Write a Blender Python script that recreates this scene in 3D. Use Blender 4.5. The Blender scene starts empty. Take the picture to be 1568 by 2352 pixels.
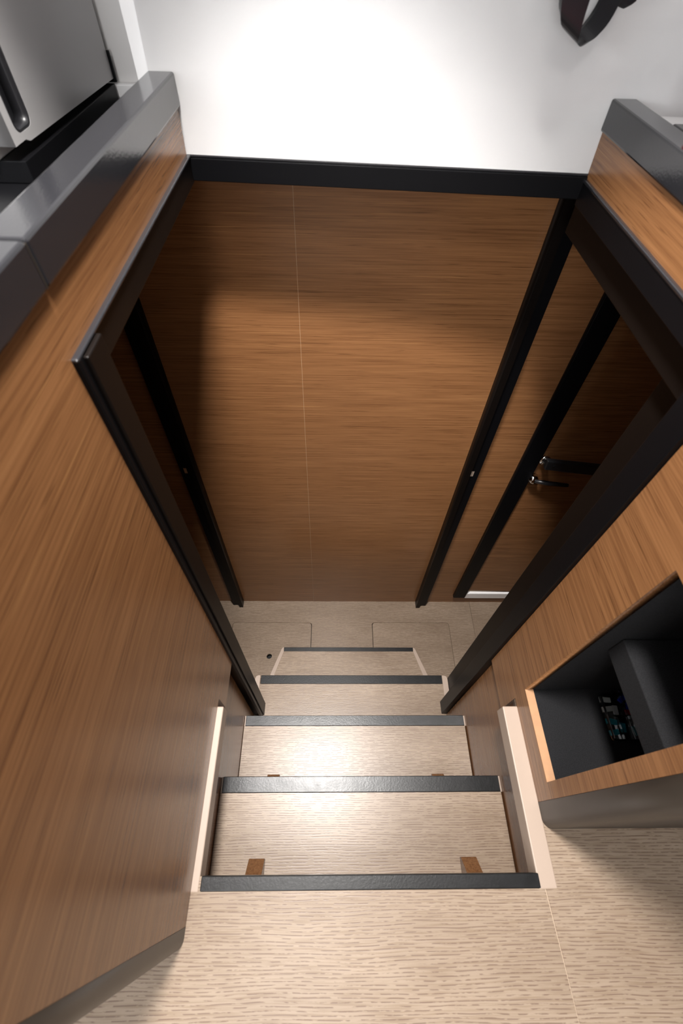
import bpy, bmesh, math, random
from mathutils import Matrix, Vector

# ------------------------------------------------------------------ camera, world, lights
S = 1.05                      # metres per layout unit (layout origin = lens, lower cabin sole at z=-2.1)
ZF = -2.1
def W(x, y, z): return Vector((S*x, S*y, S*(z-ZF)))

scene = bpy.context.scene
col = scene.collection
R = Matrix(((0.9997013, -0.0087359, -0.0228260), (-0.0064006, 0.8077646, -0.5894704), (0.0235876, 0.5894404, 0.8074674)))
cam_d = bpy.data.cameras.new('camera'); cam = bpy.data.objects.new('camera', cam_d); col.objects.link(cam)
cam_d.sensor_fit = 'HORIZONTAL'; cam_d.sensor_width = 24.0; cam_d.lens = 16.0; cam_d.clip_start = 0.02
cam_d.dof.use_dof = True; cam_d.dof.focus_distance = 1.45; cam_d.dof.aperture_fstop = 5.0
cam.matrix_world = Matrix.Translation(W(0, 0, 0)) @ R.to_4x4()
scene.camera = cam

scene.view_settings.view_transform = 'Standard'; scene.view_settings.look = 'None'
scene.view_settings.gamma = 1.0; scene.view_settings.use_curve_mapping = False
scene.view_settings.exposure = 0.32

world = bpy.data.worlds.new('world'); scene.world = world; world.use_nodes = True
bg = world.node_tree.nodes['Background']; bg.inputs[0].default_value = (0.95, 0.97, 1.0, 1); bg.inputs[1].default_value = 0.04

CEIL = 0.95
# ceiling downlights: x, y, watts, disc diameter, cone in degrees (None = wide diffuser)
LAMPS = [(-0.04, 0.38, 440.0, 0.28, 57), (-0.15, -0.50, 5.0, 0.40, None)]
WINDOW = (-1.50, -0.25, 0.16, 0.62, 0.36, 14.0)       # saloon window on the left: x, y, z centre, width, height, watts of daylight

# ------------------------------------------------------------------ materials
def mat(name):
    m = bpy.data.materials.new(name); m.use_nodes = True
    nt = m.node_tree; b = nt.nodes['Principled BSDF']
    return m, nt, b
def N(nt, t, **k):
    n = nt.nodes.new(t)
    for a, v in k.items(): setattr(n, a, v)
    return n
def plain(name, c, rough=0.5, metal=0.0, spec=0.5, bump=0.0, bscale=400.0, var=0.0, vscale=30.0, coat=0.0):
    m, nt, b = mat(name)
    b.inputs['Base Color'].default_value = (*c, 1); b.inputs['Roughness'].default_value = rough
    b.inputs['Metallic'].default_value = metal; b.inputs['Specular IOR Level'].default_value = spec
    b.inputs['Coat Weight'].default_value = coat
    tc = N(nt, 'ShaderNodeTexCoord')
    if var:
        nz = N(nt, 'ShaderNodeTexNoise'); nz.inputs['Scale'].default_value = vscale; nz.inputs['Detail'].default_value = 5
        nt.links.new(tc.outputs['Object'], nz.inputs['Vector'])
        cr = N(nt, 'ShaderNodeValToRGB')
        cr.color_ramp.elements[0].position = .35; cr.color_ramp.elements[1].position = .7
        cr.color_ramp.elements[0].color = (*[v*(1-var) for v in c], 1); cr.color_ramp.elements[1].color = (*[min(1, v*(1+var)) for v in c], 1)
        nt.links.new(nz.outputs['Fac'], cr.inputs['Fac']); nt.links.new(cr.outputs['Color'], b.inputs['Base Color'])
        mr = N(nt, 'ShaderNodeMapRange'); mr.inputs['To Min'].default_value = rough*1.15; mr.inputs['To Max'].default_value = rough*.85
        nt.links.new(nz.outputs['Fac'], mr.inputs['Value']); nt.links.new(mr.outputs['Result'], b.inputs['Roughness'])
    if bump:
        n2 = N(nt, 'ShaderNodeTexNoise'); n2.inputs['Scale'].default_value = bscale; n2.inputs['Detail'].default_value = 3
        nt.links.new(tc.outputs['Object'], n2.inputs['Vector'])
        bp = N(nt, 'ShaderNodeBump'); bp.inputs['Strength'].default_value = bump; bp.inputs['Distance'].default_value = .002
        nt.links.new(n2.outputs['Fac'], bp.inputs['Height']); nt.links.new(bp.outputs['Normal'], b.inputs['Normal'])
    return m
def ramp(nt, stops):
    cr = N(nt, 'ShaderNodeValToRGB'); e = cr.color_ramp.elements
    while len(e) < len(stops): e.new(.5)
    for i, (p, c) in enumerate(stops): e[i].position = p; e[i].color = (*c, 1)
    return cr
def aniso(nt, tc, axis, along, across, off=(0, 0, 0)):
    mp = N(nt, 'ShaderNodeMapping')
    s = [across]*3; s[axis] = along
    mp.inputs['Scale'].default_value = s; mp.inputs['Location'].default_value = off
    nt.links.new(tc.outputs['Object'], mp.inputs['Vector'])
    return mp
def veneer(name, axis, gain=1.0, rough=0.27):
    """reddish brown straight-grained veneer; axis = grain direction"""
    m, nt, b = mat(name); tc = N(nt, 'ShaderNodeTexCoord')
    def nz(al, ac, det, off):
        n = N(nt, 'ShaderNodeTexNoise'); n.inputs['Scale'].default_value = 1.0; n.inputs['Detail'].default_value = det; n.inputs['Roughness'].default_value = .6
        nt.links.new(aniso(nt, tc, axis, al, ac, off).outputs[0], n.inputs['Vector']); return n
    a = nz(4.5, 260, 5, (1, 2, 3)); c = nz(1.0, 40, 3, (7, 1, 4)); d = nz(9, 420, 2, (3, 9, 2)); e = nz(3.0, 300, 3, (5, 6, 1))
    mix = N(nt, 'ShaderNodeMath', operation='MULTIPLY_ADD'); mix.inputs[1].default_value = .22
    nt.links.new(c.outputs['Fac'], mix.inputs[0]); 
    m2 = N(nt, 'ShaderNodeMath', operation='MULTIPLY_ADD'); m2.inputs[1].default_value = .78
    nt.links.new(a.outputs['Fac'], m2.inputs[0]); nt.links.new(mix.outputs[0], m2.inputs[2]); mix.inputs[2].default_value = 0.0
    g = gain
    cr = ramp(nt, [(.28, (.17*g, .069*g, .027*g)), (.44, (.275*g, .122*g, .048*g)), (.56, (.34*g, .155*g, .062*g)), (.72, (.41*g, .196*g, .080*g))])
    nt.links.new(m2.outputs[0], cr.inputs['Fac'])
    # thin dark pores and thin golden lines
    p = ramp(nt, [(.30, (1, 1, 1)), (.38, (0, 0, 0))]); nt.links.new(d.outputs['Fac'], p.inputs['Fac'])
    q = ramp(nt, [(.62, (0, 0, 0)), (.70, (1, 1, 1))]); nt.links.new(e.outputs['Fac'], q.inputs['Fac'])
    x1 = N(nt, 'ShaderNodeMixRGB'); x1.inputs[2].default_value = (.075*g, .028*g, .010*g, 1)
    s1 = N(nt, 'ShaderNodeMath', operation='MULTIPLY'); s1.inputs[1].default_value = .65; nt.links.new(p.outputs[0], s1.inputs[0])
    nt.links.new(s1.outputs[0], x1.inputs[0]); nt.links.new(cr.outputs[0], x1.inputs[1])
    x2 = N(nt, 'ShaderNodeMixRGB'); x2.inputs[2].default_value = (.54*g, .275*g, .105*g, 1)
    s2 = N(nt, 'ShaderNodeMath', operation='MULTIPLY'); s2.inputs[1].default_value = .7; nt.links.new(q.outputs[0], s2.inputs[0])
    nt.links.new(s2.outputs[0], x2.inputs[0]); nt.links.new(x1.outputs[0], x2.inputs[1])
    nt.links.new(x2.outputs[0], b.inputs['Base Color'])
    b.inputs['Roughness'].default_value = rough; b.inputs['Specular IOR Level'].default_value = .45
    bp = N(nt, 'ShaderNodeBump'); bp.inputs['Strength'].default_value = .08; bp.inputs['Distance'].default_value = .001
    nt.links.new(a.outputs['Fac'], bp.inputs['Height']); nt.links.new(bp.outputs['Normal'], b.inputs['Normal'])
    return m
def oak(name, shift=(0, 0, 0)):
    """pale limed-oak sole laminate, grain along x, rows of short dark pores"""
    m, nt, b = mat(name); tc = N(nt, 'ShaderNodeTexCoord')
    mp0 = N(nt, 'ShaderNodeMapping'); mp0.inputs['Location'].default_value = shift
    nt.links.new(tc.outputs['Object'], mp0.inputs['Vector'])
    # gentle waviness of the grain
    w = N(nt, 'ShaderNodeTexNoise'); w.inputs['Scale'].default_value = 1; w.inputs['Detail'].default_value = 3
    wm = N(nt, 'ShaderNodeMapping'); wm.inputs['Scale'].default_value = (3, 9, 9); nt.links.new(mp0.outputs[0], wm.inputs[0]); nt.links.new(wm.outputs[0], w.inputs['Vector'])
    sep = N(nt, 'ShaderNodeSeparateXYZ'); nt.links.new(mp0.outputs[0], sep.inputs[0])
    wy = N(nt, 'ShaderNodeMath', operation='MULTIPLY_ADD'); wy.inputs[1].default_value = .022
    nt.links.new(w.outputs['Fac'], wy.inputs[0]); nt.links.new(sep.outputs['Y'], wy.inputs[2])
    cmb = N(nt, 'ShaderNodeCombineXYZ'); nt.links.new(sep.outputs['X'], cmb.inputs['X']); nt.links.new(wy.outputs[0], cmb.inputs['Y']); nt.links.new(sep.outputs['Z'], cmb.inputs['Z'])
    wv = N(nt, 'ShaderNodeTexWave', wave_type='BANDS', bands_direction='Y', wave_profile='SIN'); wv.inputs['Scale'].default_value = 66; wv.inputs['Distortion'].default_value = 0
    nt.links.new(cmb.outputs[0], wv.inputs['Vector'])
    rows = ramp(nt, [(.62, (0, 0, 0)), (.92, (1, 1, 1))]); nt.links.new(wv.outputs['Fac'], rows.inputs['Fac'])
    def nz(sx, sy, det):
        n = N(nt, 'ShaderNodeTexNoise'); n.inputs['Scale'].default_value = 1; n.inputs['Detail'].default_value = det
        mm = N(nt, 'ShaderNodeMapping'); mm.inputs['Scale'].default_value = (sx, sy, 20); nt.links.new(cmb.outputs[0], mm.inputs[0]); nt.links.new(mm.outputs[0], n.inputs['Vector']); return n
    br = nz(64, 210, 2); big = nz(2.5, 9, 4); fine = nz(14, 420, 3)
    msk = ramp(nt, [(.43, (0, 0, 0)), (.53, (1, 1, 1))]); nt.links.new(br.outputs['Fac'], msk.inputs['Fac'])
    pore = N(nt, 'ShaderNodeMath', operation='MULTIPLY'); nt.links.new(rows.outputs[0], pore.inputs[0]); nt.links.new(msk.outputs[0], pore.inputs[1])
    pk = N(nt, 'ShaderNodeMath', operation='MULTIPLY'); pk.inputs[1].default_value = .68; nt.links.new(pore.outputs[0], pk.inputs[0])
    c1 = ramp(nt, [(.32, (.212, .158, .114)), (.55, (.253, .193, .142)), (.75, (.293, .226, .168))]); nt.links.new(big.outputs['Fac'], c1.inputs['Fac'])
    f1 = ramp(nt, [(.36, (.80, .76, .72)), (.56, (1, 1, 1))]); nt.links.new(fine.outputs['Fac'], f1.inputs['Fac'])
    mu = N(nt, 'ShaderNodeMixRGB', blend_type='MULTIPLY'); mu.inputs[0].default_value = 1
    nt.links.new(c1.outputs[0], mu.inputs[1]); nt.links.new(f1.outputs[0], mu.inputs[2])
    mx = N(nt, 'ShaderNodeMixRGB'); mx.inputs[2].default_value = (.105, .064, .047, 1)
    nt.links.new(pk.outputs[0], mx.inputs[0]); nt.links.new(mu.outputs[0], mx.inputs[1]); nt.links.new(mx.outputs[0], b.inputs['Base Color'])
    b.inputs['Roughness'].default_value = .33; b.inputs['Specular IOR Level'].default_value = .30
    inv = N(nt, 'ShaderNodeMath', operation='SUBTRACT'); inv.inputs[0].default_value = 1; nt.links.new(pore.outputs[0], inv.inputs[1])
    bp = N(nt, 'ShaderNodeBump'); bp.inputs['Strength'].default_value = .10; bp.inputs['Distance'].default_value = .001
    nt.links.new(inv.outputs[0], bp.inputs['Height']); nt.links.new(bp.outputs['Normal'], b.inputs['Normal'])
    return m
M = dict(
    wood_x=veneer('veneer_grain_across', 0, .71), wood_y=veneer('veneer_lengthwise_dimmed', 1, .57), wood_dark=veneer('veneer_dark_bracket', 1, .42),  # one veneer throughout; lengthwise copy darker, the side walls' dimmer light put into its colour
    wood_edge=plain('veneer_edging', (.36, .195, .10), .45, var=.06, vscale=60),
    oak=oak('pale_oak_sole'), oak2=oak('pale_oak_hatch', (.37, .213, 0)), oak3=oak('pale_oak_tread', (.15, .41, 0)),
    black=plain('black_satin_trim', (.003, .003, .0036), .38, spec=.10, bump=.05),
    brownblack=plain('dark_brown_profile', (.0045, .0032, .0027), .40, spec=.10, bump=.05),
    endcap=plain('dark_taupe_profile', (.030, .024, .019), .42),
    coping=plain('charcoal_coping', (.014, .014, .016), .15, spec=.6, bump=.05),
    rubber=plain('scuffed_black_rubber', (.0075, .0075, .0078), .33, spec=.30, var=.5, vscale=45, bump=.1, bscale=250),
    tan=plain('painted_tan_edging', (.31, .237, .187), .45),
    white=plain('white_gelcoat', (.90, .89, .89), .32),
    offwhite=plain('offwhite_panel', (.74, .72, .71), .4),
    steel=plain('brushed_grey_metal', (.44, .43, .43), .36, metal=.35),
    felt=plain('black_felt_lining', (.012, .012, .013), .95, spec=.15, bump=.5, bscale=900, var=.4, vscale=700),
    chrome=plain('chrome', (.75, .75, .76), .08, metal=1.0),
    dark=plain('shadow_gap_filler', (.006, .006, .006), .8),
    seam=plain('pale_caulk', (.40, .28, .17), .6),
    caulk=plain('sole_caulk', (.36, .28, .205), .6),
    plastic=plain('black_plastic', (.013, .013, .015), .35),
    red=plain('red_fabric', (.45, .015, .02), .8, bump=.3, bscale=500),
    hullpaint=plain('white_painted_lining', (.55, .53, .50), .5),
)
def clear(name):
    m, nt, b = mat(name)
    b.inputs['Base Color'].default_value = (.95, .97, .97, 1); b.inputs['Roughness'].default_value = .04
    b.inputs['Transmission Weight'].default_value = 1.0; b.inputs['IOR'].default_value = 1.42
    tc = N(nt, 'ShaderNodeTexCoord'); nz = N(nt, 'ShaderNodeTexNoise'); nz.inputs['Scale'].default_value = 40
    nt.links.new(tc.outputs['Object'], nz.inputs['Vector'])
    mr = N(nt, 'ShaderNodeMapRange'); mr.inputs['To Min'].default_value = .02; mr.inputs['To Max'].default_value = .07
    nt.links.new(nz.outputs['Fac'], mr.inputs['Value']); nt.links.new(mr.outputs['Result'], b.inputs['Roughness'])
    return m
M['clear'] = clear('clear_plastic')
def coloured(name, c): return plain(name, c, .25, var=.1)
M['f_teal'] = coloured('fuse_teal', (.01, .26, .34)); M['f_blue'] = coloured('fuse_blue', (.01, .04, .42)); M['f_red'] = coloured('fuse_red', (.45, .01, .02)); M['f_clear'] = coloured('fuse_pale', (.55, .56, .55))
def lampmat():
    m, nt, b = mat('lamp_lens'); b.inputs['Emission Color'].default_value = (1, .96, .90, 1); b.inputs['Emission Strength'].default_value = 4; return m
M['lens'] = lampmat()

# ------------------------------------------------------------------ builders (layout units in, metres out)
def tag(o, label=None, cat=None, group=None, kind=None):
    if label: o['label'] = label
    if cat: o['category'] = cat
    if group: o['group'] = group
    if kind: o['kind'] = kind
    return o
def root(name, p, label, cat, group=None, kind=None):
    o = bpy.data.objects.new(name, None); o.empty_display_size = .05; col.objects.link(o)
    o.location = W(*p); return tag(o, label, cat, group, kind)
def link(name, bm, m, parent, smooth=False):
    me = bpy.data.meshes.new(name)
    base = parent_world(parent)
    for v in bm.verts: v.co = v.co - base
    bmesh.ops.recalc_face_normals(bm, faces=bm.faces)
    bm.to_mesh(me); bm.free()
    if smooth:
        for p in me.polygons: p.use_smooth = True
    me.materials.append(M[m])
    o = bpy.data.objects.new(name, me); col.objects.link(o)
    if parent is not None: o.parent = parent
    return o
def parent_world(p):
    v = Vector((0, 0, 0))
    while p is not None: v += p.location; p = p.parent
    return v
def bm_box(bm, x, y, z):
    vs = [bm.verts.new(W(a, b, c)) for a in x for b in y for c in z]
    for f in ((0, 1, 3, 2), (4, 6, 7, 5), (0, 4, 5, 1), (2, 3, 7, 6), (0, 2, 6, 4), (1, 5, 7, 3)): bm.faces.new([vs[i] for i in f])
def bevel(bm, w, seg=2):
    bmesh.ops.bevel(bm, geom=bm.edges[:], offset=w, segments=seg, profile=.5, affect='EDGES', clamp_overlap=True)
def box(name, x, y, z, m, parent=None, bev=.0012, seg=2):
    bm = bmesh.new(); bm_box(bm, x, y, z)
    if bev: bevel(bm, bev, seg)
    return link(name, bm, m, parent)
def hexa(name, pts, m, parent=None, bev=.0012):
    """8 points: 4 bottom loop, 4 top loop"""
    bm = bmesh.new(); vs = [bm.verts.new(W(*p)) for p in pts]
    bm.faces.new(vs[:4]); bm.faces.new(vs[4:])
    for i in range(4): bm.faces.new((vs[i], vs[(i+1) % 4], vs[4+(i+1) % 4], vs[4+i]))
    if bev: bmesh.ops.recalc_face_normals(bm, faces=bm.faces); bevel(bm, bev)
    return link(name, bm, m, parent)
def to3(plane, a, b, c):
    # plane 'x': (a,b)=(y,z), c=x ; 'y': (x,z), c=y ; 'z': (x,y), c=z
    return {'x': (c, a, b), 'y': (a, c, b), 'z': (a, b, c)}[plane]
def plate(name, plane, outer, lo, hi, m, parent=None, holes=()):
    """flat board with optional holes, cut from a filled 2D outline"""
    cu = bpy.data.curves.new('outline', 'CURVE'); cu.dimensions = '2D'; cu.fill_mode = 'BOTH'
    for loop in (outer,)+tuple(holes):
        sp = cu.splines.new('POLY'); sp.points.add(len(loop)-1); sp.use_cyclic_u = True
        for p, (a, b) in zip(sp.points, loop): p.co = (a, b, 0, 1)
    cu.extrude = .5
    tmp = bpy.data.objects.new('outline', cu); me = tmp.to_mesh()
    bm = bmesh.new(); bm.from_mesh(me); tmp.to_mesh_clear()
    bpy.data.objects.remove(tmp); bpy.data.curves.remove(cu)
    bmesh.ops.remove_doubles(bm, verts=bm.verts, dist=1e-6)
    for v in bm.verts:
        c = hi if v.co.z > 0 else lo
        v.co = W(*to3(plane, v.co.x, v.co.y, c))
    return link(name, bm, m, parent)
def rrect(x0, x1, y0, y1, r, n=5):
    out = []
    for cx, cy, a0 in ((x1-r, y1-r, 0), (x0+r, y1-r, 90), (x0+r, y0+r, 180), (x1-r, y0+r, 270)):
        for i in range(n+1):
            a = math.radians(a0+90*i/n); out.append((cx+r*math.cos(a), cy+r*math.sin(a)))
    return out
def circ(cx, cy, r, n=20): return [(cx+r*math.cos(2*math.pi*i/n), cy+r*math.sin(2*math.pi*i/n)) for i in range(n)]
def tube(name, pts, r, m, parent=None, n=10):
    bm = bmesh.new(); rings = []
    P = [W(*p) for p in pts]
    for i, p in enumerate(P):
        t = (P[min(i+1, len(P)-1)]-P[max(i-1, 0)]).normalized()
        u = t.orthogonal().normalized() if i == 0 else (u - t*u.dot(t)).normalized()
        v = t.cross(u); rr = r[i] if isinstance(r, (list, tuple)) else r
        rings.append([bm.verts.new(p+S*rr*(u*math.cos(2*math.pi*k/n)+v*math.sin(2*math.pi*k/n))) for k in range(n)])
    for a, b in zip(rings, rings[1:]):
        for k in range(n): bm.faces.new((a[k], a[(k+1) % n], b[(k+1) % n], b[k]))
    bm.faces.new(rings[0]); bm.faces.new(rings[-1])
    return link(name, bm, m, parent, smooth=True)

XL, XR = -.23, .392            # inner faces of the two side walls
R0 = .22                       # riser
T = [-1-R0*i for i in range(5)]   # tread levels: sole edge, tread 1..3, foot platform
NY = [-.043, .128, .307, .488, .668]
YW = .98                       # lower outer wall

# ------------------------------------------------------------------ lower cabin sole with hatches
fl = root('floor_lower', (0, .7, -2.1), 'pale oak lower cabin sole with two lift-out hatches at the stair foot', 'floor', kind='structure')
g = .003
h1 = (-.4668, -.091, .46, .8655); h2 = (.2053, .5755, .46, .8675)
plate('sole_board', 'z', [(-1.2, .30), (.693, .30), (.6965, YW+.005), (-1.2, YW+.005)], -2.12, -2.1, 'oak', fl,
      holes=[rrect(h1[0]-g, h1[1]+g, h1[2]-g, h1[3]+g, .012), rrect(h2[0]-g, h2[1]+g, h2[2]-g, h2[3]+g, .012)])
plate('sole_board', 'z', [(.695, .30), (1.35, .30), (1.35, YW+.005), (.6985, YW+.005)], -2.12, -2.1, 'oak2', fl)
plate('hatch', 'z', rrect(*h1, .011), -2.12, -2.1, 'oak2', fl, holes=[circ(-.2802, .7044, .0125)])
plate('hatch', 'z', rrect(*h2, .011), -2.12, -2.1, 'oak2', fl)
box('gap_shade_sheet', (-1.2, 1.35), (.30, YW+.005), (-2.16, -2.135), 'dark', fl, bev=0)  # near-black sheet added below the boards as painted shade for gaps and finger hole

# ------------------------------------------------------------------ lower outer wall
wf = root('wall_far', (0, YW, -2.1), 'brown horizontal-grain veneer wall at the foot of the stairs', 'wall', kind='structure')
zt = -.262
box('wall_core', (-1.2, 1.35), (YW+.0008, YW+.03), (-2.1, zt), 'seam', wf, bev=0)
def vpanel(pts): return plate('veneer_panel', 'y', pts, YW+.015, YW, 'wood_x', wf)
vpanel([(-1.2, -2.1), (-.0835, -2.1), (-.0761, zt), (-1.2, zt)])
vpanel([(-.0828, -2.1), (.43, -2.1), (.43, zt), (-.0754, zt)])
vpanel([(.431, -2.1), (.600, -2.1), (.600, zt), (.431, zt)])
vpanel([(.6005, -2.1), (1.35, -2.1), (1.35, -2.036), (.6005, -2.036)])

# jambs on that wall where the cabin doors latch
def jamb(x0, x1, label, sx):
    r = root('door_jamb', ((x0+x1)/2, YW-.015, -2.1), label, 'door jamb', 'latch jambs on the veneer wall')
    s = 1 if x0 > 0 else -1
    ins, out = (x0, x1) if s > 0 else (x1, x0)
    ridge = ins+s*.018
    lo, hi = sorted((ins, ridge)); plate('jamb_stop', 'y', [(lo, -2.1), (hi, -2.1), (hi, zt-.035), (lo, zt-.035)], YW-.034, YW-.0002, 'brownblack', r)
    lo, hi = sorted((ridge+s*.0005, out))
    sz = -1.1
    plate('jamb_face', 'y', [(lo, -2.1), (hi, -2.1), (hi, zt-.035), (lo, zt-.035)], YW-.022, YW-.0002, 'black', r,
          holes=[[(sx-.005, sz-.012), (sx+.005, sz-.012), (sx+.005, sz+.014), (sx-.005, sz+.014)]])
    box('strike_plate', (sx-.0048, sx+.0048), (YW-.0215, YW-.0005), (sz-.011, sz+.013), 'tan' if s > 0 else 'wood_edge', r, bev=0)
jamb(.4244, .474, 'tall black door jamb with a pale latch slot right of the far panels', .452)
jamb(-.478, -.4285, 'tall black door jamb in deep shade left of the far panels', -.462)

# cabin door in the outer wall
d1 = root('door_1', (.66, YW-.01, -2.036), 'brown veneer cabin door in a black frame with a black lever handle', 'door', kind='structure')
plate('door_frame', 'y', [(.5975, -2.02), (.652, -2.02), (.652, zt-.03), (.5975, zt-.03)], YW-.016, YW-.0005, 'black', d1)
box('door_frame', (.6525, 1.34), (YW-.016, YW-.0005), (zt-.085, zt-.03), 'black', d1)
lf = hexa('door_leaf', [(.6535, YW-.004, -1.962), (1.3, YW-.012, -1.972), (1.3, YW+.010, -1.972), (.6535, YW+.013, -1.962),
                        (.6535, YW-.004, zt-.087), (1.3, YW-.012, zt-.087), (1.3, YW+.010, zt-.087), (.6535, YW+.013, zt-.087)], 'wood_x', d1)
box('threshold', (.6525, 1.3), (YW-.012, YW+.012), (-2.034, -1.982), 'white', d1, bev=.004, seg=3)
hd = tube('lever_handle', [(.668, YW-.012, -1.040), (.662, YW-.040, -1.020), (.664, YW-.052, -1.012), (.675, YW-.055, -1.012)], [.011, .009, .010, .012], 'plastic', d1)
gr = hexa('lever_grip', [(.648, YW-.063, -1.031), (.823, YW-.063, -1.057), (.823, YW-.047, -1.057), (.648, YW-.047, -1.031), (.644, YW-.063, -.992), (.823, YW-.063, -1.015), (.823, YW-.047, -1.015), (.644, YW-.047, -.992)], 'plastic', hd, .004)
tube('rosette', [(.668, YW-.006, -1.040), (.668, YW-.016, -1.040)], .017, 'chrome', hd, n=18)
th = tube('thumb_turn', [(.662, YW-.005, -1.128), (.662, YW-.020, -1.128), (.662, YW-.030, -1.128)], [.017, .016, .009], 'chrome', d1, n=18)
tube('turn_tab', [(.662, YW-.030, -1.122), (.70, YW-.034, -1.126), (.775, YW-.034, -1.137)], [.006, .008, .006], 'plastic', th)

# ------------------------------------------------------------------ rest of the lower passage (dark, glimpsed through the side openings)
box('wall_passage_left', (-1.2, -.262), (.335, .352), (-2.1, -.30), 'wood_x', None, 0)
box('wall_passage_right', (.455, 1.35), (.40, .417), (-2.1, -.30), 'wood_x', None, 0)
box('wall_end_left', (-1.23, -1.2), (.335, YW+.03), (-2.1, -.26), 'wood_y', None, 0)
box('wall_end_right', (1.35, 1.38), (.40, YW+.03), (-2.1, -.26), 'wood_y', None, 0)
for nm, lb, ct in (('wall_passage_left', 'dark veneer bulkhead of the left passage beside the stairs', 'wall'), ('wall_passage_right', 'veneer bulkhead of the right passage behind the black posts', 'wall'),
               ('wall_end_left', 'veneer end wall of the dark left passage', 'wall'), ('wall_end_right', 'veneer end wall of the right passage', 'wall')):
    tag(bpy.data.objects[nm], lb, ct, kind='structure')
cl = root('ceiling_lower', (0, .9, -.29), 'low ceiling over the lower passage under the deck edge', 'ceiling', kind='structure')
plate('ceiling_panel', 'z', [(-1.2, .335), (-.262, .335), (-.262, YW+.03), (-1.2, YW+.03)], -.305, -.288, 'hullpaint', cl)
plate('ceiling_panel', 'z', [(.455, .40), (1.35, .40), (1.35, YW+.03), (.455, YW+.03)], -.305, -.288, 'hullpaint', cl)
plate('ceiling_panel', 'z', [(-.262, .895), (.455, .852), (.455, YW+.03), (-.262, YW+.03)], -.283, -.262, 'hullpaint', cl)

# ------------------------------------------------------------------ staircase
st = root('staircase', (.075, .3, -2.1), 'pale oak companionway steps with black rubber nosings going down', 'stairs')
X0, X1 = -.2465, .3975
yb = [-.075, .09, .27, .45]
NOSE = [None, (.0953, .128), (.2783, .307), (.458, .488), (.6508, .668)]
for i in (1, 2, 3):
    x0, x1 = (X0, X1) if i < 3 else (-.2465, .4027)
    t = plate('tread', 'z', [(x0, yb[i-1]), (x1, yb[i-1]), (x1, NOSE[i][0]), (x0, NOSE[i][0])], T[i]-.018, T[i], 'oak3' if i % 2 else 'oak', st)
    bm = bmesh.new(); bm_box(bm, (x0+.003, x1-.001), (NOSE[i][0]+.0005, NOSE[i][1]), (T[i]-.022, T[i]+.0012)); bevel(bm, .0012)
    link('nosing', bm, 'rubber', t)
    if i < 3:
        for xa, xb in ((x0, x0+.0028), (x1-.0008, x1+.003)): box('nosing_end_cap', (xa, xb), (NOSE[i][0], NOSE[i][1]-.001), (T[i]-.018, T[i]), 'tan', t, .0004)
    box('riser', (x0, x1), (NOSE[i][1]-.036, NOSE[i][1]-.022), (T[i]-R0, T[i]-.019), 'oak', st, 0)
box('riser', (X0, X1), (-.076, -.06), (T[1], T[0]-.02), 'oak', st, 0)
# tan rounded cheeks of the third tread
for xa, xb in ((-.2635, -.2470), (.4032, .4215)):
    pts = [(xa, .30), (xb, .30)]
    if xa < 0: pts += [(xb, .488), (xa+.010, .488), (xa+.003, .485), (xa, .478)]
    else: pts += [(xb, .476), (xb-.003, .484), (xb-.010, .487), (xa, .487)]
    plate('cheek', 'z', pts, -2.1, T[3]+.0005, 'tan', st)
# foot platform, tapering
ft = plate('foot_platform', 'z', [(-.2200, .47), (.3785, .47), (.3785, .5566), (.3478, NOSE[4][0]), (-.1905, NOSE[4][0]), (-.2230, .558)], T[4]-.018, T[4], 'oak3', st)
bm = bmesh.new(); bm_box(bm, (-.1915, .349), (NOSE[4][0]+.0005, NOSE[4][1]), (T[4]-.022, T[4]+.001)); bevel(bm, .0012); link('nosing', bm, 'rubber', ft)
plate('cheek', 'z', [(-.2390, .47), (-.2205, .47), (-.2235, .558), (-.1920, .6505), (-.1920, .668), (-.197, .667), (-.202, .660), (-.2395, .556)], -2.1, T[4]+.0005, 'tan', st)
plate('cheek', 'z', [(.379, .47), (.398, .47), (.3975, .556), (.3585, .659), (.354, .666), (.3495, .667), (.3495, .650), (.379, .5566)], -2.1, T[4]+.0005, 'tan', st)
box('riser', (-.188, .345), (.640, .648), (-2.1, T[4]-.019), 'oak', st, 0)
# veneer side panels of the stairwell
plate('side_panel', 'x', [(-.075, T[1]), (.13, T[2]), (.31, T[3]), (.345, T[3]), (.345, -1.03), (-.075, -1.03)], X0-.0155, X0-.0012, 'wood_y', st)
plate('side_panel', 'x', [(-.075, T[1]), (.13, T[2]), (.31, T[3]), (.357, T[3]), (.357, -1.03), (-.075, -1.03)], X1+.0032, X1+.0165, 'wood_y', st)
# small wooden brackets on the two upper treads, tucked below the nosing above
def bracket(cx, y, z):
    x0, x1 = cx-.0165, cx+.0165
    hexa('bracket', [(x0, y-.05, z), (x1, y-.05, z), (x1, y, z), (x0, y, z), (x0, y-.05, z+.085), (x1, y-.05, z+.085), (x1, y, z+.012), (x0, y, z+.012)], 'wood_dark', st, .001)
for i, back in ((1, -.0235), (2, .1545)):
    for cx in (-.150, .2985): bracket(cx, back, T[i]+.0008)

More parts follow.
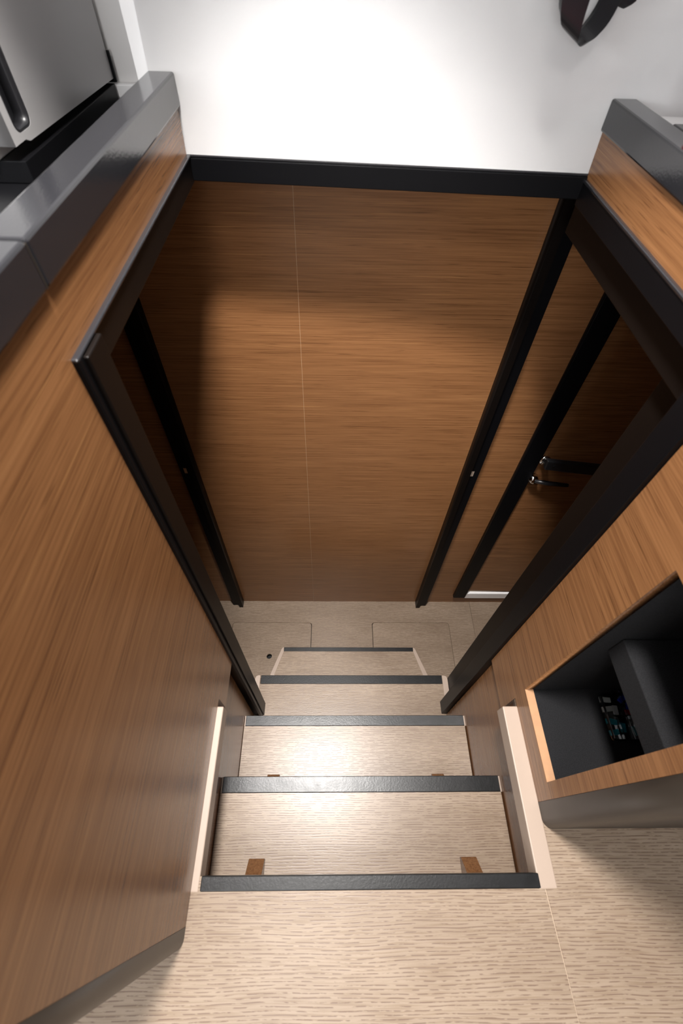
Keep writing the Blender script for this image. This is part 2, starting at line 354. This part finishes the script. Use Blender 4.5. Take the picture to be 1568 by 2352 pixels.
# ------------------------------------------------------------------ upper sole
fu = root('floor', (0, -.3, -1), 'pale oak saloon sole ending in a black nosing at the top step', 'floor', kind='structure')
plate('sole_board', 'z', [(-1.2, -1.6), (.3800+.057, -1.6), (.3800+.0003, -.2212), (.3712, -.0635), (-.2145, -.0635), (-.2145, -.043), (-.245, -.043), (-.245, -.12), (-1.2, -.12)], -1.02, -1.0, 'oak', fu)
plate('sole_board', 'z', [(.4385, -1.6), (1.5, -1.6), (1.5, .3), (.3935, .3), (.3935, -.043), (.3735, -.0635), (.3820, -.2212)], -1.02, -1.0, 'oak2', fu)
box('caulk', (.36, .45), (-1.6, -.0637), (-1.022, -1.003), 'caulk', fu, 0)
bm = bmesh.new(); bm_box(bm, (-.2152, .3645), (-.0630, -.0425), (-1.024, -.9985)); bevel(bm, .0015); link('nosing', bm, 'rubber', fu)
def strip(name, xo, xi, label):
    lo, hi = sorted((xo, xi))
    bm = bmesh.new(); bm_box(bm, (lo, hi), (-.0645, .231), (-1.040, -.9995)); bevel(bm, .0022, 2)
    return tag(link(name, bm, 'tan', None), label, 'trim', 'tan edging strips of the stairwell', kind='structure')
strip('trim_1', -.246, -.2178, 'tan edging strip along the left rim of the stairwell')
strip('trim_2', .3935, .3615, 'tan edging strip along the right rim of the stairwell')

# ------------------------------------------------------------------ left half-height wall
wl = root('wall_left', (XL-.01, .35, -1), 'tall brown veneer side wall on the left with a charcoal coping', 'wall', kind='structure')
plate('veneer_panel', 'x', [(-.1065, -.9995), (.2465, -.9995), (.2465, -1.0775), (.3465, -1.0775), (.3465, -.262), (.868, -.262), (.8755, -.194), (-.1065, -.194)], XL-.018, XL, 'wood_y', wl)
box('back_panel', (XL-.034, XL-.019), (-.13, .872), (-.28, -.194), 'wood_y', wl, 0)
# rounded dark end profile
prof = [(XL, -.107)] + [(XL-.016+.016*math.cos(a), -.121-.016*math.sin(a)) for a in [math.radians(10*k) for k in range(0, 10)]] + [(XL-.25, -.137), (XL-.25, -.107)]
plate('end_profile', 'z', prof, -1.0, -.194, 'endcap', wl)
def coping(parent, x0, x1, y0, y1, z0, z1, sk=0.0):
    hexa('coping', [(x0, y0, z0), (x1, y0, z0), (x1, y1-sk, z0), (x0, y1, z0), (x0, y0, z1), (x1, y0, z1), (x1, y1-sk, z1), (x0, y1, z1)], 'coping', parent, .0030)
coping(wl, XL-.034, XL+.0035, .3605, .880, -.1945, -.157)
coping(wl, XL-.034, XL+.0035, -.137, .3590, -.1945, -.157)
box('coping_joint', (XL-.032, XL+.0028), (.3591, .3604), (-.194, -.1600), 'endcap', wl, 0)

# ------------------------------------------------------------------ right half-height wall with the open cubby
wr = root('wall_right', (XR+.01, .35, -1), 'brown veneer side wall on the right with an open black-lined cubby', 'wall', kind='structure')
n0, n1, nb, nt_ = .0875, .2490, -.9400, -.4475
plate('veneer_panel', 'x', [(.0615, -.9995), (.2470, -.9995), (.2470, -1.0960), (.3580, -1.0960), (.3580, -.268), (.834, -.268), (.8405, -.2), (.0615, -.2)], XR, XR+.017, 'wood_y', wr,
      holes=[[(n0, nb), (n1, nb), (n1, nt_), (n0, nt_)]])
for nm, y, z in (('cubby_edging', (n0, n1), (nb-.0002, nb+.0008)),): box(nm, (XR+.0004, XR+.0168), y, z, 'wood_edge', wr, 0)
prof = [(XR, .061)] + [(XR+.016-.016*math.cos(a), .036-.016*math.sin(a)) for a in [math.radians(10*k) for k in range(0, 10)]] + [(XR+.5, .020), (XR+.5, .061)]
plate('end_profile', 'z', prof, -1.0, -.2, 'endcap', wr)
coping(wr, XR-.0035, XR+.0325, .02, .842, -.2005, -.164)
# cubby lining
XB = .72
box('cubby_floor', (XR+.0172, XB), (n0-.02, n1+.02), (nb-.012, nb), 'felt', wr, 0)
box('cubby_back', (XB, XB+.01), (n0-.02, n1+.02), (nb-.012, nt_+.02), 'felt', wr, 0)
box('cubby_side', (XR+.0172, XB), (n1, n1+.01), (nb, nt_), 'felt', wr, 0)
box('cubby_side', (XR+.0172, XB), (n0-.01, n0), (nb, nt_), 'felt', wr, 0)
box('cubby_top', (XR+.0172, XB), (n0-.02, n1+.02), (nt_, nt_+.01), 'felt', wr, 0)
box('cubby_shelf', (.4445, XB), (n0+.0005, n1-.0005), (-.7105, -.6610), 'felt', wr, .002)

# ------------------------------------------------------------------ black frame round the stair opening
fr = root('opening_frame', (.08, .36, T[3]), 'black frame trimming the stairwell opening with two tall posts', 'frame')
def hdr(name, ya, z0, z1, m, dy, xa=-.2315, xb=.3935):
    f = lambda x: ya-.0629*(x+.23)
    hexa(name, [(xa, f(xa)-dy, z0), (xb, f(xb)-dy, z0), (xb, f(xb)+.02, z0), (xa, f(xa)+.02, z0), (xa, f(xa)-dy, z1), (xb, f(xb)-dy, z1), (xb, f(xb)+.02, z1), (xa, f(xa)+.02, z1)], m, fr)
hdr('header', .873, -.2845, -.2540, 'black', .004)
hdr('header_lip', .873, -.2538, -.2505, 'coping', .002)
# left rail and post
box('side_rail', (XL-.025, XL+.0035), (.3950, .872), (-.2870, -.2540), 'brownblack', fr)
box('rail_lip', (XL-.004, XL+.0060), (.3450, .871), (-.2535, -.2500), 'coping', fr, .0015)
lp = box('post', (XL-.030, XL+.010), (.3560, .3945), (T[3]+.001, -.2545), 'brownblack', fr, .0015)
box('post_lip', (XL-.003, XL+.006), (.3455, .3558), (T[3]+.001, -.2515), 'black', fr, .0015)
# right rail and posts (a nearer post and a second one set back beyond a groove)
box('side_rail', (XR-.0035, XR+.022), (.400, .833), (-.2925, -.2615), 'black', fr)
box('rail_lip', (XR-.0050, XR+.004), (.360, .833), (-.2613, -.2565), 'coping', fr, .0015)
box('inner_rail', (XR+.012, XR+.045), (.401, .862), (-.345, -.2930), 'brownblack', fr)
rp = box('post', (XR-.008, XR+.030), (.3590, .3985), (T[3]+.001, -.2620), 'black', fr, .0015)
box('post_inner', (XR+.0305, XR+.062), (.4060, .4800), (-2.0995, -.2935), 'brownblack', fr, .0015)

# ------------------------------------------------------------------ white upper wall and ceiling
wu = root('wall_upper', (0, .9, -.25), 'glossy white moulded wall above the stairwell', 'wall', kind='structure')
def wy(x, z): return .873-.0629*(x+.23)+.105*(z+.2525)
bm = bmesh.new()
xs = [-.264, -.262] + [-.24+.06*k for k in range(12)] + [.46, .52, .60, .75, 1.5]
zs = [-.262, -.2, -.15, -.1, 0, .15, .4, CEIL]
def bend(x): return 0 if x <= .52 else -.35*(x-.52)
grid = [[bm.verts.new(W(x, wy(x, z)+bend(x), z)) for z in zs] for x in xs]
for a, b in zip(grid, grid[1:]):
    for k in range(len(zs)-1): bm.faces.new((a[k], b[k], b[k+1], a[k+1]))
ret = bmesh.ops.solidify(bm, geom=bm.faces[:], thickness=-.02*S)
link('wall_panel', bm, 'white', wu)
# return and recess on the left behind the appliance
box('recess_return', (-.284, -.2645), (.895, 1.13), (-.2335, CEIL), 'white', wu, 0)
box('recess_panel', (-1.2, -.2845), (1.10, 1.13), (-.2615, CEIL), 'offwhite', wu, 0)
box('recess_ledge', (-.50, -.2845), (1.085, 1.0995), (-.232, -.212), 'white', wu, .003)
# white ledge at the right end
plate('ledge', 'z', [(.4265, .845), (.427, .735), (.9, .735), (.9, .60), (1.3, .5), (1.3, .2), (1.5, .2), (1.5, .60), (.46, .85)], -.21, -.181, 'white', wu)
box('ceiling', (-1.6, 1.6), (-1.8, 1.15), (CEIL, CEIL+.03), 'white', None, 0)
tag(bpy.data.objects['ceiling'], 'flat white saloon ceiling with round downlights', 'ceiling', kind='structure')
for i, (x, y, w_, dia, cone) in enumerate(LAMPS):
    lb = ['small round ceiling spot close to the white wall', 'round ceiling downlight above the top step'][i]
    r = root('ceiling_light', (x, y, CEIL), lb, 'light', 'ceiling downlights')
    rad = dia/2/S
    bm = bmesh.new()
    for k, (rr, z) in enumerate(((rad*1.25, CEIL), (rad*1.25, CEIL-.006), (rad*1.02, CEIL-.008), (rad*1.02, CEIL))):
        ring = [bm.verts.new(W(x+a*1.0, y+b*1.0, z)) for a, b in circ(0, 0, rr, 32)]
        if k:
            for q in range(32): bm.faces.new((prev[q], prev[(q+1) % 32], ring[(q+1) % 32], ring[q]))
        prev = ring
    link('bezel', bm, 'chrome', r, True)
    plate('lens', 'z', circ(x, y, rad, 32), CEIL-.003, CEIL-.0005, 'lens', r)
    if cone:
        ld = bpy.data.lights.new('downlight', 'SPOT'); ld.spot_size = math.radians(cone); ld.spot_blend = .22; ld.shadow_soft_size = dia/2
    else:
        ld = bpy.data.lights.new('downlight', 'AREA'); ld.shape = 'DISK'; ld.size = dia; ld.spread = math.radians(150)
    ld.energy = w_; ld.color = (1, .965, .93)
    lo = bpy.data.objects.new('downlight', ld); col.objects.link(lo); lo.location = W(x, y, CEIL-.012)

wx, wy_, wz, ww, wh, we = WINDOW
sw = plate('wall_saloon_left', 'x', [(-1.8, -1.0), (1.13, -1.0), (1.13, CEIL), (-1.8, CEIL)], wx-.05, wx-.01, 'white', None, holes=[[(wy_-ww/2, wz-wh/2), (wy_+ww/2, wz-wh/2), (wy_+ww/2, wz+wh/2), (wy_-ww/2, wz+wh/2)]])
tag(sw, 'white saloon side wall with a window, far left of the stairwell', 'wall', kind='structure')
wn = root('window_1', (wx, wy_, wz-wh/2), 'wide saloon window in the white wall left of the stairwell', 'window', kind='structure')
plate('window_frame', 'x', [(wy_-ww/2, wz-wh/2), (wy_+ww/2, wz-wh/2), (wy_+ww/2, wz+wh/2), (wy_-ww/2, wz+wh/2)], wx-.048, wx-.005, 'black', wn,
      holes=[rrect(wy_-ww/2+.02, wy_+ww/2-.02, wz-wh/2+.02, wz+wh/2-.02, .03)])
plate('pane', 'x', rrect(wy_-ww/2+.018, wy_+ww/2-.018, wz-wh/2+.018, wz+wh/2-.018, .03), wx-.032, wx-.028, 'clear', wn)
ld = bpy.data.lights.new('window_daylight', 'AREA'); ld.shape = 'RECTANGLE'; ld.size = wh*S; ld.size_y = ww*S; ld.energy = we; ld.color = (.95, .98, 1)
lo = bpy.data.objects.new('window_daylight', ld); col.objects.link(lo); lo.location = W(wx, wy_, wz); lo.rotation_euler = (0, math.radians(-90), 0)

AFT = (-0.42, -1.80, 0.12, 0.9, 0.62, 26.0)          # glazed aft door behind the photographer: x, y, z centre, width, height, watts of daylight
ax_, ay_, az_, aw, ah, ae = AFT
ab = plate('wall_aft', 'y', [(-1.5, -1.0), (1.6, -1.0), (1.6, CEIL), (-1.5, CEIL)], ay_-.05, ay_-.01, 'white', None, holes=[[(ax_-aw/2, az_-ah/2), (ax_+aw/2, az_-ah/2), (ax_+aw/2, az_+ah/2), (ax_-aw/2, az_+ah/2)]])
tag(ab, 'white aft saloon wall with a wide window, behind the top of the stairs', 'wall', kind='structure')
wn = root('window_2', (ax_, ay_, az_-ah/2), 'wide aft saloon window behind the top of the stairs', 'window', kind='structure')
plate('window_frame', 'y', [(ax_-aw/2, az_-ah/2), (ax_+aw/2, az_-ah/2), (ax_+aw/2, az_+ah/2), (ax_-aw/2, az_+ah/2)], ay_-.048, ay_-.005, 'black', wn, holes=[rrect(ax_-aw/2+.02, ax_+aw/2-.02, az_-ah/2+.02, az_+ah/2-.02, .03)])
plate('pane', 'y', rrect(ax_-aw/2+.018, ax_+aw/2-.018, az_-ah/2+.018, az_+ah/2-.018, .03), ay_-.032, ay_-.028, 'clear', wn)
ld = bpy.data.lights.new('aft_daylight', 'AREA'); ld.shape = 'RECTANGLE'; ld.size = aw*S; ld.size_y = ah*S; ld.energy = ae; ld.color = (.97, .985, 1)
lo = bpy.data.objects.new('aft_daylight', ld); col.objects.link(lo); lo.location = W(ax_, ay_, az_); lo.rotation_euler = (math.radians(90), 0, 0)

# ------------------------------------------------------------------ left: worktop and appliance beyond the coping
wt = box('worktop', (-1.15, XL-.036), (.20, 1.084), (-.262, -.2345), 'black', None, .002)
tag(wt, 'black worktop behind the left coping under the grey appliance', 'worktop')
ap = root('appliance', (-.6, .88, -.2342), 'grey metal appliance with a black recessed handle standing behind the left coping', 'appliance')
AX = -.386; A0, A1 = .686, 1.0815; AT = .45
box('plinth', (-.9, AX+.001), (A0+.005, A1-.004), (-.2343, -.2100), 'black', ap)
box('body', (-.9, AX-.030), (A0, A1), (-.2098, AT), 'offwhite', ap)
dz0 = -.1985
door_out = [(A0+.0, dz0+.004), (A0+.030, dz0+.004), (A0+.040, dz0), (A1, dz0-.006), (A1, AT), (A0, AT)]
slot = rrect(.7005, .7475, -.187, AT-.05, .012)
plate('door', 'x', door_out, AX-.029, AX, 'steel', ap, holes=[slot])
plate('handle_liner', 'x', slot, AX-.0175, AX-.0004, 'plastic', ap, holes=[rrect(.7035, .7445, -.184, AT-.053, .010)])
sl = plate('handle_recess', 'x', rrect(.6985, .7495, -.189, AT-.048, .012), AX-.0295, AX-.018, 'plastic', ap)
box('hinge_strip', (AX-.029, AX+.004), (A1+.0005, A1+.006), (-.2098, -.17), 'black', ap)

# ------------------------------------------------------------------ right: dark side shelf with something red at the frame edge
sh = box('side_shelf', (XR+.034, 1.2), (.10, .7305), (-.200, -.1645), 'coping', None, .002)
tag(sh, 'charcoal side shelf adjoining the right coping', 'shelf')
bm = bmesh.new(); bm_box(bm, (.4385, .60), (.46, .7150), (-.1640, -.115)); bevel(bm, .010, 4)
tag(link('cushion', bm, 'red', None, True), 'red padded item at the right picture edge on the charcoal shelf', 'cushion')

# ------------------------------------------------------------------ black looped bracket on the white wall
bk = root('wall_bracket', (.33, .875, -.08), 'black looped plastic bracket hanging against the white wall at the top right', 'bracket')
def ribbon(name, path, w, t, m, parent, wv=(0, 1, 0)):
    bm = bmesh.new(); prev = None; P = [Vector(p) for p in path]; wv = Vector(wv).normalized()
    for i, p in enumerate(P):
        d = (P[min(i+1, len(P)-1)]-P[max(i-1, 0)]).normalized(); n = d.cross(wv).normalized()
        ww = w[i] if isinstance(w, list) else w
        c = [p+wv*ww+n*t, p+wv*ww-n*t, p-wv*ww-n*t, p-wv*ww+n*t]
        ring = [bm.verts.new(W(*q)) for q in c]
        if prev:
            for k in range(4): bm.faces.new((prev[k], prev[(k+1) % 4], ring[(k+1) % 4], ring[k]))
        else: bm.faces.new(ring)
        prev = ring
    bm.faces.new(prev); bevel(bm, .0012, 2)
    return link(name, bm, m, parent, False)
def arcpts(c, rx, rz, a0, a1, n, yf):
    return [(c[0]+rx*math.cos(math.radians(a0+(a1-a0)*k/n)), c[1]+yf(k/n), c[2]+rz*math.sin(math.radians(a0+(a1-a0)*k/n))) for k in range(n+1)]
kp = [(.285, .800, .05, .021), (.281, .798, -.03, .021), (.279, .797, -.07, .021), (.283, .799, -.090, .019), (.296, .808, -.100, .014), (.309, .818, -.104, .011), (.322, .829, -.098, .012), (.336, .838, -.080, .013), (.345, .843, -.04, .013), (.352, .845, .05, .013)]
loop = []
for i in range(len(kp)-1):
    p0, p1, p2, p3 = [Vector(kp[max(0, min(len(kp)-1, i+j))]) for j in (-1, 0, 1, 2)]
    for k in range(5):
        t = k/5; loop.append(.5*((2*p1)+(p2-p0)*t+(2*p0-5*p1+4*p2-p3)*t*t+(3*p1-p0-3*p2+p3)*t**3))
ribbon('loop_band', [tuple(q)[:3] for q in loop], [q[3] for q in loop], .0035, 'plastic', bk, (.85, .2, -.45))
tube('cable_grip', [(.352, .858, -.055), (.358, .858, -.072), (.366, .860, -.077), (.376, .862, -.075), (.382, .864, -.055)], [.009, .010, .008, .009, .007], 'plastic', bk)
box('mount_arm', (.245, .395), (.842, .872), (-.064, -.048), 'plastic', bk, .003)
box('mount_plate', (.27, .38), (.872, .8895), (-.066, .03), 'plastic', bk, .004)

# ------------------------------------------------------------------ clear case of blade fuses in the cubby
cz = nb+.0003
cs = root('fuse_case', (.568, .196, nb), 'small clear plastic divided case lying on the black felt in the cubby', 'case')
cx0, cx1, cy0, cy1, ch = .5335, .603, .154, .236, .0165
def shell(name, z0, z1, x, y, m, parent, t=.0012):
    o_ = rrect(x[0], x[1], y[0], y[1], .006); i_ = rrect(x[0]+t, x[1]-t, y[0]+t, y[1]-t, .005)
    return plate(name, 'z', o_, z0, z1, m, parent, holes=[i_])
plate('case_bottom', 'z', rrect(cx0, cx1, cy0, cy1, .006), cz, cz+.0010, 'clear', cs)
shell('case_wall', cz+.0010, cz+ch-.0012, (cx0, cx1), (cy0, cy1), 'clear', cs)
ld_ = plate('lid', 'z', rrect(cx0-.0005, cx1+.0005, cy0-.0005, cy1+.0005, .006), cz+ch-.0010, cz+ch, 'clear', cs)
shell('lid_rim', cz+ch+.0001, cz+ch+.0014, (cx0-.0005, cx1+.0005), (cy0-.0005, cy1+.0005), 'clear', ld_)
shell('hanging_loop', cz+ch-.004, cz+ch-.002, (.560, .575), (cy1+.0008, cy1+.009), 'clear', cs)
ym = .196
box('divider', (cx0+.002, cx1-.002), (ym-.0006, ym+.0006), (cz+.0012, cz+ch-.0016), 'clear', cs, 0)
for x, ya, yb2 in ((.5545, cy0+.002, ym-.001), (.5745, ym+.001, cy1-.002), (.5810, cy0+.002, ym-.001)): box('divider', (x-.0005, x+.0005), (ya, yb2), (cz+.0012, cz+ch-.0016), 'clear', cs, 0)
def fuse(x, y, m, a, label, grp):
    r = root('blade_fuse', (x, y, cz+.0012), label, 'fuse', grp)
    r.rotation_euler.z = math.radians(a)
    c = M[m]
    def loc_box(name, xx, yy, zz, mm, bev):
        bm = bmesh.new()
        vs = [bm.verts.new(Vector((S*p, S*q, S*s))) for p in xx for q in yy for s in zz]
        for f in ((0, 1, 3, 2), (4, 6, 7, 5), (0, 4, 5, 1), (2, 3, 7, 6), (0, 2, 6, 4), (1, 5, 7, 3)): bm.faces.new([vs[i] for i in f])
        if bev: bevel(bm, bev, 1)
        bmesh.ops.recalc_face_normals(bm, faces=bm.faces); me = bpy.data.meshes.new(name); bm.to_mesh(me); bm.free(); me.materials.append(M[mm])
        o = bpy.data.objects.new(name, me); col.objects.link(o); o.parent = r
    loc_box('fuse_body', (-.0085, .0085), (0, .0095), (0, .0045), m, .0006)
    for px in (-.0055, .0055): loc_box('prong', (px-.0022, px+.0022), (-.0075, 0), (.0018, .0026), 'chrome', 0)
G = 'blade fuses in the clear case'
fuse(.5445, .1640, 'f_teal', 8, 'teal blade fuse in the near corner compartment of the clear case', G)
fuse(.5450, .1830, 'f_teal', -12, 'teal blade fuse beside the middle divider of the clear case', G)
fuse(.5680, .1760, 'f_teal', 80, 'teal blade fuse lying lengthwise in the middle near compartment', G)
fuse(.5920, .1720, 'f_teal', 95, 'teal blade fuse at the shelf side of the clear case', G)
fuse(.5460, .2060, 'f_clear', 5, 'colourless blade fuse next to the middle divider', G)
fuse(.5470, .2230, 'f_clear', -6, 'colourless blade fuse in the far corner of the clear case', G)
fuse(.5640, .2080, 'f_clear', 84, 'colourless blade fuse in the centre of the clear case', G)
fuse(.5830, .2260, 'f_blue', 40, 'blue blade fuse in the far shelf-side compartment', G)
fuse(.5920, .2120, 'f_blue', 75, 'blue blade fuse leaning by the red fuse', G)
fuse(.5870, .2000, 'f_red', 0, 'red blade fuse against the middle divider of the clear case', G)
